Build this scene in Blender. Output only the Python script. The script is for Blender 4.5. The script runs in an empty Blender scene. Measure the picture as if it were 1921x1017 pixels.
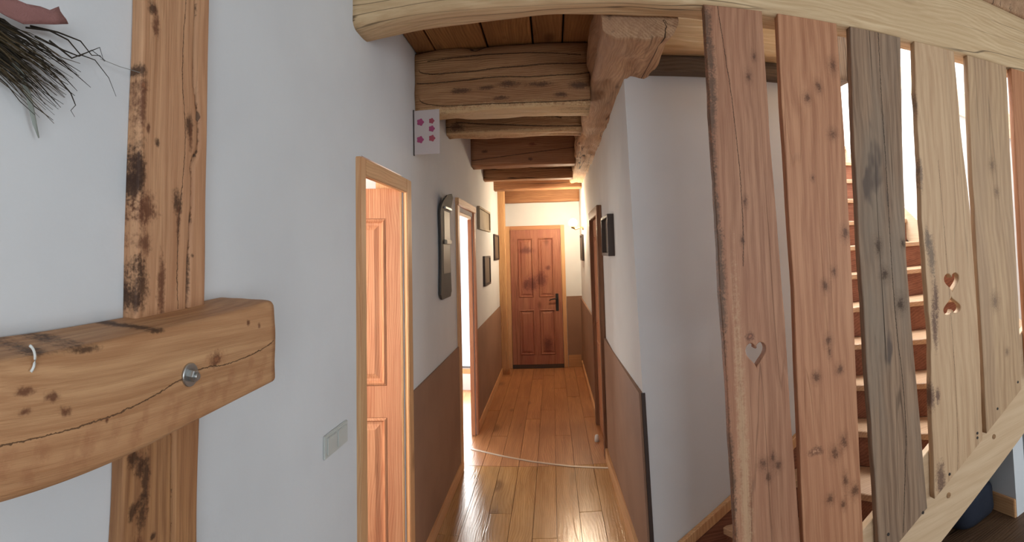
import bpy, bmesh, math, random
from mathutils import Vector, Matrix, noise
random.seed(7)
sc = bpy.context.scene
COL = sc.collection

# ------------------------------------------------------------------ camera
# The photograph is a hand-held phone panorama: a cylindrical picture, phone tipped up 3.7 degrees.
F, XV, Y0, PITCH, ROLL = 973.594, 1033.8, 409.31, 0.0639, -0.0295
cam = bpy.data.cameras.new('camera')
cam.type = 'PANO'
cam.panorama_type = 'CENTRAL_CYLINDRICAL'
cam.central_cylindrical_range_u_min = -XV / F
cam.central_cylindrical_range_u_max = (1921 - XV) / F
cam.central_cylindrical_range_v_min = (Y0 - 1017) / F
cam.central_cylindrical_range_v_max = Y0 / F
cam.central_cylindrical_radius = 1.0
cam.clip_start = 0.02
cam_o = bpy.data.objects.new('camera', cam); COL.objects.link(cam_o)
cp, sp, cr, sr = math.cos(PITCH), math.sin(PITCH), math.cos(ROLL), math.sin(ROLL)
fwd = Vector((0, cp, sp)); zv = Vector((0, -sp, cp)); xv = Vector((1, 0, 0))
right = cr * xv + sr * zv; up = -sr * xv + cr * zv
m = Matrix((right, up, -fwd)).transposed().to_4x4(); m.translation = (0, 0, 1.7)
cam_o.matrix_world = m
sc.camera = cam_o

# ------------------------------------------------------------------ world, lights, exposure
sc.cycles.adaptive_threshold = 0.035
sc.cycles.max_bounces = 7
sc.cycles.glossy_bounces = 3
sc.cycles.transmission_bounces = 5
sc.view_settings.view_transform = 'Standard'
sc.view_settings.look = 'None'
sc.view_settings.exposure = 0.0
sc.view_settings.gamma = 1.0
sc.view_settings.use_curve_mapping = False
w = bpy.data.worlds.new('daylight'); sc.world = w; w.use_nodes = True
w.node_tree.nodes['Background'].inputs[0].default_value = (0.80, 0.90, 1.0, 1)
w.node_tree.nodes['Background'].inputs[1].default_value = 2.2

def area(name, loc, target, sx, sy, watts, col):
    l = bpy.data.lights.new(name, 'AREA'); l.shape = 'RECTANGLE'; l.size = sx; l.size_y = sy
    l.energy = watts; l.color = col
    o = bpy.data.objects.new(name, l); COL.objects.link(o); o.location = loc
    o.rotation_euler = (Vector(target) - Vector(loc)).to_track_quat('-Z', 'Y').to_euler()
    return o
area('hall_window_daylight', (1.75, -2.52, 1.65), (1.75, 0, 1.65), 2.5, 1.4, 64, (0.86, 0.94, 1.0))
area('hall_side_window_daylight', (4.1, -0.3, 1.5), (0, -0.3, 1.5), 1.6, 1.4, 37, (0.86, 0.94, 1.0))
area('stairwell_skylight_daylight', (2.3, 3.9, 4.6), (2.3, 3.9, 0), 1.1, 1.8, 220, (0.93, 0.97, 1.0))
area('stairwell_window_daylight', (2.3, 5.5, 3.55), (2.3, 0, 3.55), 1.1, 1.3, 60, (0.93, 0.97, 1.0))
area('first_room_daylight', (-1.75, 1.25, 1.6), (-1.3, 3.2, 1.5), 0.9, 1.2, 60, (1.0, 0.88, 0.76))
area('second_room_daylight', (-1.66, 6.66, 1.3), (-1.66, 4.6, 1.3), 1.6, 2.2, 150, (1.0, 0.97, 0.92))

# ------------------------------------------------------------------ node helpers
class NT:
    def __init__(s, name):
        s.m = bpy.data.materials.new(name); s.m.use_nodes = True
        s.t = s.m.node_tree; s.b = s.t.nodes['Principled BSDF']
    def n(s, typ, **kw):
        nd = s.t.nodes.new(typ)
        for k, v in kw.items(): setattr(nd, k, v)
        return nd
    def put(s, sock, v):
        if v is None: return
        if isinstance(v, bpy.types.NodeSocket): s.t.links.new(v, sock)
        else: sock.default_value = v
    def math(s, op, a, b=None, c=None, clamp=False):
        nd = s.n('ShaderNodeMath', operation=op, use_clamp=clamp)
        s.put(nd.inputs[0], a); s.put(nd.inputs[1], b); s.put(nd.inputs[2], c)
        return nd.outputs[0]
    def vmath(s, op, a, b=None):
        nd = s.n('ShaderNodeVectorMath', operation=op)
        s.put(nd.inputs[0], a); s.put(nd.inputs[1], b)
        return nd.outputs['Value'] if op in ('LENGTH', 'DISTANCE', 'DOT_PRODUCT') else nd.outputs[0]
    def mix(s, fac, a, b, mode='MIX'):
        nd = s.n('ShaderNodeMix', data_type='RGBA', blend_type=mode)
        s.put(nd.inputs[0], fac)
        s.put(nd.inputs[6], (*a, 1) if isinstance(a, tuple) else a)
        s.put(nd.inputs[7], (*b, 1) if isinstance(b, tuple) else b)
        return nd.outputs[2]
    def step(s, v, lo, hi):           # smooth 0..1 as v goes lo..hi
        nd = s.n('ShaderNodeMapRange', interpolation_type='SMOOTHSTEP')
        s.put(nd.inputs[0], v); nd.inputs[1].default_value = lo; nd.inputs[2].default_value = hi
        return nd.outputs[0]
    def noise(s, vec, scale, detail=3, rough=.55, dist=0):
        nd = s.n('ShaderNodeTexNoise'); s.put(nd.inputs['Vector'], vec)
        nd.inputs['Scale'].default_value = scale; nd.inputs['Detail'].default_value = detail
        nd.inputs['Roughness'].default_value = rough; nd.inputs['Distortion'].default_value = dist
        return nd.outputs[0]
    def bump(s, h, strength, dist=.01):
        nd = s.n('ShaderNodeBump'); nd.inputs['Strength'].default_value = strength
        nd.inputs['Distance'].default_value = dist; s.put(nd.inputs['Height'], h)
        s.t.links.new(nd.outputs[0], s.b.inputs['Normal'])
    def done(s, col, rough):
        s.put(s.b.inputs['Base Color'], (*col, 1) if isinstance(col, tuple) else col)
        s.put(s.b.inputs['Roughness'], rough)
        return s.m

def srgb(r, g, b):
    m_ = .3 * r + .55 * g + .15 * b
    if r > b + 20: r, g, b = (m_ + (c - m_) * .88 for c in (r, g, b))
    return tuple(((c / 255 + .055) / 1.055) ** 2.4 if c > 10 else c / 255 / 12.92 for c in (r, g, b))

def plain(name, col, rough=.6, metal=0, emit=0):
    t = NT(name); t.b.inputs['Metallic'].default_value = metal
    if emit:
        t.b.inputs['Emission Color'].default_value = (*col, 1); t.b.inputs['Emission Strength'].default_value = emit
    return t.done(col, rough)

def speckled(name, col, col2, scale=40, rough=.8, bump=.15):
    t = NT(name); co = t.n('ShaderNodeTexCoord').outputs['Object']
    a = t.noise(co, scale, 4, .6); b = t.noise(co, 2.2, 3)
    c = t.mix(t.step(b, .35, .7), col, col2)
    c = t.mix(t.math('MULTIPLY', a, .18), c, col2)
    t.bump(a, bump, .004)
    return t.done(c, rough)

def wood(name, light, dark, axis='z', tint=None, tint_amt=.5, stain=None, stain_lo=.62, knots=True, kscale=3.2,
         crack=.35, rough=.62, ring=16, marks=(), lines=(), plane='xz', markcol=None, fine=1.0, spec=.35, bumps=.5):
    """Old pine: grain along axis, rings, knots, drying cracks, weather stains.
    marks = worn, knotty or painted-lit spots (a, b, ra, rb[, colour]) and lines = cracks ((points), width), at their places in the building."""
    t = NT(name)
    tc = t.n('ShaderNodeTexCoord'); oi = t.n('ShaderNodeObjectInfo')
    off = t.math('MULTIPLY', oi.outputs['Random'], 37.0)
    co = t.vmath('ADD', tc.outputs['Object'], off)
    k = 'xyz'.index(axis)
    def stretched(f):
        s_ = [1, 1, 1]; s_[k] = f
        return t.vmath('MULTIPLY', co, tuple(s_))
    warp = t.noise(stretched(.35), 3.0, 2)
    wv = t.vmath('ADD', stretched(.06), t.math('MULTIPLY', warp, .10))
    fib = t.noise(t.vmath('ADD', stretched(.022), t.math('MULTIPLY', warp, .02)), 150 * fine, 3, .75)
    mid_ = t.noise(t.vmath('ADD', stretched(.05), t.math('MULTIPLY', warp, .06)), 26, 3, .65)
    wave = t.n('ShaderNodeTexWave', wave_type='RINGS', rings_direction=axis.upper(), wave_profile='SIN')
    t.put(wave.inputs['Vector'], t.vmath('ADD', wv, (.31, .17, .23)))
    wave.inputs['Scale'].default_value = ring * 1.6; wave.inputs['Distortion'].default_value = 2.2
    wave.inputs['Detail'].default_value = 2; wave.inputs['Detail Scale'].default_value = 1.6; wave.inputs['Detail Roughness'].default_value = .6
    g = t.math('ADD', t.math('MULTIPLY', wave.outputs['Fac'], .10), t.math('ADD', t.math('MULTIPLY', fib, .42), t.math('MULTIPLY', mid_, .42)))
    g = t.step(g, .30, .66)
    col = t.mix(g, light, dark)
    if tint:
        big = t.noise(stretched(.22), 4.5, 3)
        col = t.mix(t.math('MULTIPLY', t.step(big, .38, .68), tint_amt), col, tint)
    height = g
    if knots:
        v = t.n('ShaderNodeTexVoronoi', feature='F1'); t.put(v.inputs['Vector'], t.vmath('ADD', stretched(.5), t.math('MULTIPLY', fib, .02)))
        v.inputs['Scale'].default_value = kscale
        rr = t.math('MULTIPLY', t.n('ShaderNodeSeparateColor').outputs[0], 1)
        sep = t.n('ShaderNodeSeparateColor'); t.put(sep.inputs[0], v.outputs['Color'])
        d = t.math('DIVIDE', v.outputs['Distance'], t.math('ADD', t.math('MULTIPLY', sep.outputs[0], .16), .05))
        kn = t.math('SUBTRACT', 1.0, t.step(d, .35, 1.0))
        col = t.mix(t.math('MULTIPLY', kn, .75), col, tuple(c * .45 for c in dark))
    if stain:
        sn = t.noise(stretched(.3), 6.5, 3, .65)
        sm = t.step(sn, stain_lo, stain_lo + .1)
        col = t.mix(t.math('MULTIPLY', sm, .85), col, stain)
    if crack:
        cn = t.noise(stretched(.035), 11, 2, .4, .3)
        ck = t.math('SUBTRACT', 1.0, t.step(t.math('ABSOLUTE', t.math('SUBTRACT', cn, .5)), .002, .012))
        ck = t.math('MULTIPLY', ck, t.step(t.noise(stretched(.3), 2.5, 1), .45, .6))
        col = t.mix(t.math('MULTIPLY', ck, crack * 2, clamp=True), col, tuple(c * .22 for c in dark))
        height = t.math('SUBTRACT', height, t.math('MULTIPLY', ck, 1.5))
    if marks or lines:
        pos = t.n('ShaderNodeNewGeometry').outputs['Position']
        sx = t.n('ShaderNodeSeparateXYZ'); t.put(sx.inputs[0], pos)
        A = sx.outputs['xyz'.index(plane[0])]; B = sx.outputs['xyz'.index(plane[1])]
        wob = t.math('ADD', t.math('MULTIPLY', t.math('SUBTRACT', t.noise(pos, 38, 2, .65), .5), 1.2), t.math('ADD', t.math('MULTIPLY', t.math('SUBTRACT', t.noise(pos, 130, 2, .6), .5), 1.5), t.math('MULTIPLY', t.math('SUBTRACT', fib, .5), .8)))
        for q in marks:
            a0, b0, ra, rb = q[:4]
            da = t.math('DIVIDE', t.math('SUBTRACT', A, a0), ra); db = t.math('DIVIDE', t.math('SUBTRACT', B, b0), rb)
            d = t.math('ADD', t.math('SQRT', t.math('ADD', t.math('MULTIPLY', da, da), t.math('MULTIPLY', db, db))), wob)
            if len(q) < 5:       # live knot: soft reddish halo round a dark core
                col = t.mix(t.math('MULTIPLY', t.math('SUBTRACT', 1.0, t.step(d, .5, 2.3)), .45), col, tuple(c * .62 for c in dark))
            mk = t.math('SUBTRACT', 1.0, t.step(d, .1, 1.05) if len(q) < 5 else t.step(d, .25, 1.35))
            mc = q[4] if len(q) > 4 else (markcol or tuple(c * .35 for c in dark))
            col = t.mix(t.math('MULTIPLY', mk, q[6] if len(q) > 6 else .86), col, mc)
            if len(q) > 5 and q[5]:       # a pale heart inside the knot
                col = t.mix(t.math('SUBTRACT', 1.0, t.step(d, .15, .5)), col, q[5])
        for pts, wd in lines:    # polyline cracks: A as a function of B (piecewise) or the other way about
            along_b = plane[1] == axis
            P_, Q_ = (B, A) if along_b else (A, B)
            pts = sorted(pts, key=lambda p: p[1 if along_b else 0])
            cur = None
            fc = t.n('ShaderNodeFloatCurve'); xs = [p[1 if along_b else 0] for p in pts]; ys = [p[0 if along_b else 1] for p in pts]
            lo, hi = xs[0], xs[-1]; ylo, yhi = min(ys) - .01, max(ys) + .01
            cm = fc.mapping.curves[0]
            for i, (x_, y_) in enumerate(zip(xs, ys)):
                px, py = (x_ - lo) / (hi - lo), (y_ - ylo) / (yhi - ylo)
                if i == 0: cm.points[0].location = (px, py)
                elif i == len(xs) - 1: cm.points[-1].location = (px, py)
                else: cm.points.new(px, py)
            fc.mapping.update()
            t.put(fc.inputs['Value'], t.math('DIVIDE', t.math('SUBTRACT', P_, lo), hi - lo))
            yy = t.math('ADD', t.math('MULTIPLY', fc.outputs[0], yhi - ylo), ylo)
            dd = t.math('ABSOLUTE', t.math('SUBTRACT', t.math('ADD', Q_, t.math('MULTIPLY', wob, .004)), yy))
            ck = t.math('SUBTRACT', 1.0, t.step(dd, wd * .4, wd))
            ck = t.math('MULTIPLY', ck, t.math('MULTIPLY', t.math('GREATER_THAN', P_, lo), t.math('LESS_THAN', P_, hi)))
            col = t.mix(t.math('MULTIPLY', ck, .85), col, tuple(c * .2 for c in dark))
            height = t.math('SUBTRACT', height, t.math('MULTIPLY', ck, 1.5))
    t.b.inputs['Specular IOR Level'].default_value = spec
    t.bump(height, bumps, .0025)
    return t.done(col, rough)

# ------------------------------------------------------------------ mesh helpers
def link(name, me, mat, parent=None, origin=None, smooth=False):
    if origin is not None:
        me.transform(Matrix.Translation(-Vector(origin)))
    o = bpy.data.objects.new(name, me); COL.objects.link(o)
    if mat is not None and not me.materials: me.materials.append(mat)
    if parent is not None:
        o.parent = parent
        o.location = Vector(origin or (0, 0, 0)) - wloc(parent)
    elif origin is not None: o.location = origin
    if smooth:
        for p in me.polygons: p.use_smooth = True
    return o
def wloc(o):
    v = Vector(o.location)
    while o.parent: o = o.parent; v += Vector(o.location)
    return v
def from_bm(bm, name='m'):
    me = bpy.data.meshes.new(name); bmesh.ops.recalc_face_normals(bm, faces=bm.faces); bm.to_mesh(me); bm.free(); return me
def tag(o, label=None, cat=None, group=None, kind=None):
    if label: o['label'] = label
    if cat: o['category'] = cat
    if group: o['group'] = group
    if kind: o['kind'] = kind
    return o
def thing(name, loc, label, cat, group=None, kind=None):
    o = bpy.data.objects.new(name, None); COL.objects.link(o); o.location = loc; o.empty_display_size = .1
    return tag(o, label, cat, group, kind)
def hexa(bm, c):      # 8 corners: bottom 4, top 4
    v = [bm.verts.new(p) for p in c]
    for f in ((3, 2, 1, 0), (4, 5, 6, 7), (0, 1, 5, 4), (1, 2, 6, 5), (2, 3, 7, 6), (3, 0, 4, 7)):
        bm.faces.new([v[i] for i in f])
def addbox(bm, lo, hi):
    (a, b, c), (d, e, f) = lo, hi
    hexa(bm, [(a, b, c), (d, b, c), (d, e, c), (a, e, c), (a, b, f), (d, b, f), (d, e, f), (a, e, f)])
def box(name, lo, hi, mat, parent=None, bevel=.004):
    bm = bmesh.new(); addbox(bm, lo, hi)
    if bevel: bmesh.ops.bevel(bm, geom=list(bm.edges), offset=bevel, segments=2, affect='EDGES')
    o_ = ((lo[0] + hi[0]) / 2, (lo[1] + hi[1]) / 2, lo[2])
    return link(name, from_bm(bm), mat, parent, o_)
def boxes(name, lst, mat, parent=None, origin=(0, 0, 0)):
    bm = bmesh.new()
    for lo, hi in lst: addbox(bm, lo, hi)
    return link(name, from_bm(bm), mat, parent, origin)
def prism(name, poly, axis, a, b, mat, parent=None, bevel=.003, origin=None):
    """polygon in the two other axes, extruded along axis from a to b"""
    bm = bmesh.new()
    def p3(p, t):
        return {'z': (p[0], p[1], t), 'y': (p[0], t, p[1]), 'x': (t, p[0], p[1])}[axis]
    v0 = [bm.verts.new(p3(p, a)) for p in poly]; v1 = [bm.verts.new(p3(p, b)) for p in poly]
    n = len(poly)
    bm.faces.new(v0); bm.faces.new(v1[::-1])
    for i in range(n): bm.faces.new((v0[i], v0[(i + 1) % n], v1[(i + 1) % n], v1[i]))
    bmesh.ops.recalc_face_normals(bm, faces=bm.faces)
    if bevel: bmesh.ops.bevel(bm, geom=list(bm.edges), offset=bevel, segments=1, affect='EDGES')
    if origin is None: origin = p3((sum(p[0] for p in poly) / n, sum(p[1] for p in poly) / n), a)
    return link(name, from_bm(bm), mat, parent, origin)
def cyl(name, p0, p1, r0, r1, mat, parent=None, seg=24, rings=None, smooth=True):
    """turned shape along p0->p1; rings = [(t, r), ...] overrides r0, r1"""
    p0, p1 = Vector(p0), Vector(p1); d = p1 - p0; q = d.to_track_quat('Z', 'Y'); bm = bmesh.new()
    rings = rings or [(0, r0), (1, r1)]; rows = []
    for t_, r in rings:
        rows.append([bm.verts.new(p0 + d * t_ + q @ Vector((r * math.cos(2 * math.pi * i / seg), r * math.sin(2 * math.pi * i / seg), 0))) for i in range(seg)])
    for a, b in zip(rows, rows[1:]):
        for i in range(seg): bm.faces.new((a[i], a[(i + 1) % seg], b[(i + 1) % seg], b[i]))
    bm.faces.new(rows[0][::-1]); bm.faces.new(rows[-1])
    o = link(name, from_bm(bm), mat, parent, p0)
    if smooth:
        for f in o.data.polygons: f.use_smooth = len(f.vertices) == 4
    return o
def sphere(name, c, r, mat, parent=None, sz=1):
    bm = bmesh.new(); bmesh.ops.create_uvsphere(bm, u_segments=24, v_segments=16, radius=r)
    for v in bm.verts: v.co = Vector((v.co.x, v.co.y, v.co.z * sz)) + Vector(c)
    return link(name, from_bm(bm), mat, parent, c, True)
def tube(bm, pts, rad, seg=6):
    pts = [Vector(p) for p in pts]; rows = []
    for i, p in enumerate(pts):
        d = (pts[min(i + 1, len(pts) - 1)] - pts[max(i - 1, 0)]).normalized(); q = d.to_track_quat('Z', 'Y')
        r = rad[i] if isinstance(rad, (list, tuple)) else rad
        rows.append([bm.verts.new(p + q @ Vector((r * math.cos(2 * math.pi * k / seg), r * math.sin(2 * math.pi * k / seg), 0))) for k in range(seg)])
    for a, b in zip(rows, rows[1:]):
        for i in range(seg): bm.faces.new((a[i], a[(i + 1) % seg], b[(i + 1) % seg], b[i]))
    bm.faces.new(rows[0][::-1]); bm.faces.new(rows[-1])
def interp(pts, x):
    pts = sorted(pts)
    if x <= pts[0][0]: return pts[0][1]
    for (a, b), (c, d) in zip(pts, pts[1:]):
        if x <= c: return b + (d - b) * (x - a) / (c - a)
    return pts[-1][1]

def timber(name, p0, p1, wd, ht, mat, parent=None, seed=0, amp=.01, rnd=.14, step=.04, n=18, groove=None, sway=.0, taper=None, bottom=None, chew=0):
    """hand-hewn beam from p0 to p1 (centre line): uneven rounded section, waney edges. wd is the level width, ht the height
    (for an upright: wd along x, ht along y). groove = (face, [(along, across)], depth, width) cuts a drying crack into a face."""
    p0, p1 = Vector(p0), Vector(p1); d = p1 - p0; L = d.length; d.normalize()
    if abs(d.z) > .9: u, v = Vector((1, 0, 0)), Vector((0, 1, 0))
    else:
        v = Vector((0, 0, 1)); u = v.cross(d).normalized() if False else d.cross(v).normalized(); v = u.cross(d).normalized()
    sec = []                                    # rounded rectangle, n points a side, unit half-sizes
    for side in range(4):
        for i in range(n):
            s_ = -1 + 2 * i / n
            x, y = [(s_, -1), (1, s_), (-s_, 1), (-1, -s_)][side]
            sec.append((x, y))
    rows = max(2, int(L / step)); bm = bmesh.new(); grid = []
    for r in range(rows + 1):
        t_ = r / rows * L; row = []
        sw = Vector((noise.noise((t_ * .9, seed * 3.1, 0)), noise.noise((t_ * .9, seed * 3.1, 9)), 0)) * sway
        tp = interp(taper, r / rows) if taper else 1
        for (x, y) in sec:
            X, Y = x * wd / 2, y * ht / 2
            rr = rnd * min(wd, ht) * (1 + .7 * noise.noise((t_ * 2, seed + (x > 0) * 5 + (y > 0) * 11, 3)))
            ax, ay = wd / 2 - abs(X), ht / 2 - abs(Y)
            if ax < rr and ay < rr:
                k = math.hypot(rr - ax, rr - ay)
                if k > rr:
                    X -= math.copysign((rr - ax) * (1 - rr / k), X); Y -= math.copysign((rr - ay) * (1 - rr / k), Y)
            nn = noise.noise((X * 7 + seed * 13, Y * 7, t_ * 2.3)) + .5 * noise.noise((X * 20 + seed, Y * 20, t_ * 5))
            if chew: nn -= chew * max(0, noise.noise((X * 11 + seed * 7, Y * 11, t_ * 7)) - .1)
            ln = math.hypot(X / wd, Y / ht) or 1
            X += amp * nn * (X / wd) / ln; Y += amp * nn * (Y / ht) / ln
            P = p0 + d * t_ + u * (X * tp + sw.x) + v * (Y * tp + sw.y)
            row.append(P)
        grid.append(row)
    if groove:
        face, path, dep, gw = groove             # face: world axis index of depth and its sign, across axis index, along axis index
        ax_d, sg, ax_a, ax_l = face
        for row in grid:
            for P in row:
                c = interp(path, P[ax_l])
                q = abs(P[ax_a] - c) / gw
                edge = max(q0[ax_d] * sg for q0 in row)
                if q < 1 and P[ax_d] * sg > edge - .03: P[ax_d] -= sg * dep * (1 - q * q)
    vs = [[bm.verts.new(P) for P in row] for row in grid]; N = len(sec)
    for a, b in zip(vs, vs[1:]):
        for i in range(N): bm.faces.new((a[i], a[(i + 1) % N], b[(i + 1) % N], b[i]))
    bm.faces.new(vs[0][::-1]); bm.faces.new(vs[-1])
    o = link(name, from_bm(bm), mat, parent, p0 if abs(d.z) > .9 else (p0 + p1) / 2 - Vector((0, 0, ht / 2)))
    for f in o.data.polygons: f.use_smooth = len(f.vertices) == 4
    return o

# ------------------------------------------------------------------ materials
PL = speckled('white_plaster', (.70, .71, .715), (.66, .668, .675), 55, .9, .12)
DADO = speckled('brown_dado_paint', srgb(156, 116, 90), srgb(142, 104, 80), 120, .75, .1)
HONEY, HONEYD = srgb(200, 150, 92), srgb(150, 98, 52)
PINE = wood('pine_casing', srgb(226, 178, 124), srgb(196, 138, 88), 'z', tint=srgb(214, 150, 100), kscale=3, crack=.1, stain=None, rough=.5, bumps=.2)
PINEY = wood('pine_casing_level', srgb(226, 178, 124), srgb(196, 138, 88), 'y', tint=srgb(214, 150, 100), kscale=3, crack=.1, rough=.5, bumps=.2)
LEAF = wood('door_leaf_pine', srgb(206, 146, 104), srgb(172, 106, 70), 'z', tint=srgb(190, 118, 84), kscale=3.5, crack=.1, rough=.5, bumps=.25)
REDLEAF = wood('end_door_red_pine', srgb(186, 120, 88), srgb(142, 80, 56), 'z', tint=srgb(150, 84, 66), tint_amt=.7, kscale=3, crack=.15, rough=.55)
FLOORW = wood('honey_floor', srgb(208, 158, 96), srgb(168, 116, 62), 'y', tint=srgb(150, 108, 64), tint_amt=.5, kscale=2.5, crack=.1, rough=.19, spec=.5, bumps=.12)
FLOORW2 = wood('orange_floor', srgb(204, 144, 92), srgb(166, 106, 64), 'y', tint=srgb(150, 96, 60), tint_amt=.5, kscale=2.5, crack=.1, rough=.3, spec=.5, bumps=.12)
CEILB = wood('ceiling_board', srgb(190, 136, 78), srgb(150, 98, 52), 'y', tint=srgb(130, 84, 46), tint_amt=.6, kscale=3, crack=.2, rough=.6)
JOIST = wood('hewn_joist', srgb(202, 156, 104), srgb(150, 100, 60), 'x', tint=srgb(140, 86, 54), tint_amt=.65, stain=srgb(74, 46, 30), stain_lo=.64, kscale=2.6, crack=.7, ring=22, rough=.7, bumps=.9)
JD, JP = srgb(84, 54, 36), srgb(226, 190, 138)  # JP: pale wane on a joist's lower edge, light on it painted in
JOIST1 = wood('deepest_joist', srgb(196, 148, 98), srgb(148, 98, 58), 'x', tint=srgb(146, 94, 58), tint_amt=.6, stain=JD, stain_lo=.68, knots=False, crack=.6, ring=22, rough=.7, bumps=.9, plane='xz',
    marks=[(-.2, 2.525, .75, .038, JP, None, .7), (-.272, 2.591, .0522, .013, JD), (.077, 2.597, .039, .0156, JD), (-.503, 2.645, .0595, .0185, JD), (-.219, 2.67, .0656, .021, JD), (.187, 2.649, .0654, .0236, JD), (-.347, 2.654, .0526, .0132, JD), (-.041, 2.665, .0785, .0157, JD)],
    lines=[([(-.753, 2.795), (-.527, 2.758), (-.165, 2.774), (.268, 2.781)], .005), ([(-.768, 2.714), (-.554, 2.705), (-.294, 2.716), (-.04, 2.71), (.266, 2.723)], .005), ([(-.755, 2.632), (-.609, 2.567), (-.298, 2.56), (-.044, 2.559), (.26, 2.565)], .004), ([(-.7, 2.84), (-.2, 2.85), (.2, 2.83)], .004)])
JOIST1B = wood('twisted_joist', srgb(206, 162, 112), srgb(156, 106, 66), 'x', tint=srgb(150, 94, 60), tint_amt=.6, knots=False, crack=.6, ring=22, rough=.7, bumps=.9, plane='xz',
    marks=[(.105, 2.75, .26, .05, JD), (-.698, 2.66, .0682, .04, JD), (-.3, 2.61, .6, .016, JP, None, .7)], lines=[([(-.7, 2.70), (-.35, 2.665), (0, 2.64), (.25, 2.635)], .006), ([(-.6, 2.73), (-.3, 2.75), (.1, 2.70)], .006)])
JOIST1C = wood('flat_joist', srgb(182, 128, 86), srgb(142, 92, 58), 'x', tint=srgb(140, 88, 56), tint_amt=.5, knots=False, crack=.2, rough=.65, bumps=.6, plane='xz',
    marks=[(-.641, 2.709, .0309, .0177, JD), (-.164, 2.763, .0352, .0198, srgb(120, 62, 42)), (-.186, 2.616, .0219, .0175, JD)], lines=[([(-.771, 2.622), (-.528, 2.645), (-.199, 2.676), (.303, 2.727)], .005)])
JOIST2 = wood('sawn_joist', srgb(178, 126, 82), srgb(134, 84, 50), 'x', tint=srgb(126, 76, 46), tint_amt=.55, stain=srgb(80, 50, 32), stain_lo=.7, kscale=3.2, crack=.5, rough=.65, bumps=.6)
TIE = wood('pale_beam', srgb(226, 194, 148), srgb(194, 154, 108), 'x', tint=srgb(204, 168, 122), tint_amt=.6, stain=srgb(132, 100, 66), stain_lo=.66, kscale=2.4, crack=.4, ring=12, rough=.7, bumps=.5)
HEAD = wood('worn_header', srgb(206, 162, 120), srgb(156, 112, 78), 'y', tint=srgb(166, 120, 88), tint_amt=.6, stain=srgb(84, 56, 38), stain_lo=.62, kscale=3, crack=.6, rough=.75, bumps=.9)
GREYW = wood('grey_plate', srgb(112, 94, 78), srgb(80, 64, 52), 'x', crack=.4, rough=.8)
METAL = plain('galvanised_steel', (.50, .51, .50), .38, 1)
IRON = plain('black_iron', (.02, .02, .022), .5, .3)
DARKFR = plain('dark_frame', srgb(60, 50, 46), .5)
PAPER = plain('print_paper', srgb(205, 196, 180), .8)
WHITEP = plain('white_plastic', (.72, .72, .68), .45)
SWITCH = plain('grey_switch_plastic', srgb(196, 198, 192), .4)
NAIL = plain('nail_head', (.05, .04, .035), .6, .4)
GLASS = plain('window_glass', (.97, .98, .98), .0)
GLASS.node_tree.nodes['Principled BSDF'].inputs['Transmission Weight'].default_value = 1

# ------------------------------------------------------------------ setting
FZ = -.05
XL, XR, YF, YE = -.78, .435, 2.69, 7.97
def lean(z): return .411 + .0208 * (2.53 - z)        # the near edge of the corridor's right wall is out of plumb
S = lambda o: tag(o, kind='structure')

# floor: base slab and loose-laid planks
floor = S(boxes('floor', [((-3.2, -2.6, FZ - .12), (4.3, 8.2, FZ - .022))], plain('floor_base', srgb(70, 50, 36), .7)))
def plank_run(xs, y0, y1, mat, cuts):
    for i, (a, b) in enumerate(zip(xs, xs[1:])):
        ys = [y0] + [y0 + c for c in cuts[i % len(cuts)] if y0 + c < y1 - .2] + [y1]
        for c, d in zip(ys, ys[1:]):
            dz = random.uniform(-.0006, .0006)
            box('plank', (a + .0012, c + .0008, FZ - .022), (b - .0012, d - .0008, FZ + dz), mat, floor, .0015)
xs = [-.78 + 1.215 * i / 8 for i in range(9)]
plank_run(xs, YF - .5, 4.36, FLOORW, [(1.1,), (.55,), (1.4,), (.8,)])
plank_run(xs, 4.36, YE, FLOORW2, [(1.5, 3.1), (.7, 2.4), (2.0,), (1.2, 2.9)])
boxes('hall_floor_boards', [((-.78, -2.6, FZ - .022), (4.3, YF - .5, FZ)), ((.435, YF - .5, FZ - .022), (2.9, YF, FZ))],
      wood('hall_floor', srgb(112, 80, 54), srgb(80, 54, 36), 'x', rough=.5, knots=False), floor)
for nm_, lo, hi in (('first_room_floor', (-3.1, .9, FZ - .022), (-.78, 3.3, FZ)), ('second_room_floor', (-3.1, 3.7, FZ - .022), (-.78, 6.7, FZ))):
    boxes(nm_, [(lo, hi)], FLOORW2, floor)

# left wall with two door openings
D1A, D1B, D1Z = 2.035, 2.66, 2.12
D2A, D2B, D2Z = 4.26, 5.08, 2.06
T = .15
S(boxes('wall_left', [((XL - T, -2.6, FZ), (XL, D1A, 3.25)), ((XL - T, D1A, D1Z), (XL, D1B, 3.25)), ((XL - T, D1B, FZ), (XL, D2A, 3.25)),
                      ((XL - T, D2A, D2Z), (XL, D2B, 3.25)), ((XL - .04, D2B, FZ), (XL, 8.12, 3.25))], PL))
# right wall of the corridor with one doorway
D3A, D3B, D3Z = 4.52, 5.30, 2.0
bm = bmesh.new()
def wall_lean(bm, z0, z1, y1):
    hexa(bm, [(lean(z0), YF, z0), (.6, YF, z0), (.6, y1, z0), (XR, y1, z0), (lean(z1), YF, z1), (.6, YF, z1), (.6, y1, z1), (XR, y1, z1)])
wall_lean(bm, FZ, 2.62, D3A)
addbox(bm, (XR, D3A, D3Z), (.6, D3B, 2.62)); addbox(bm, (XR, D3B, FZ), (.6, YE, 2.62))
S(link('wall_right', from_bm(bm), PL, None, (0, 0, 0)))
S(boxes('wall_end', [((XL, YE, FZ), (.6, YE + .15, 3.0))], PL))
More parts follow.
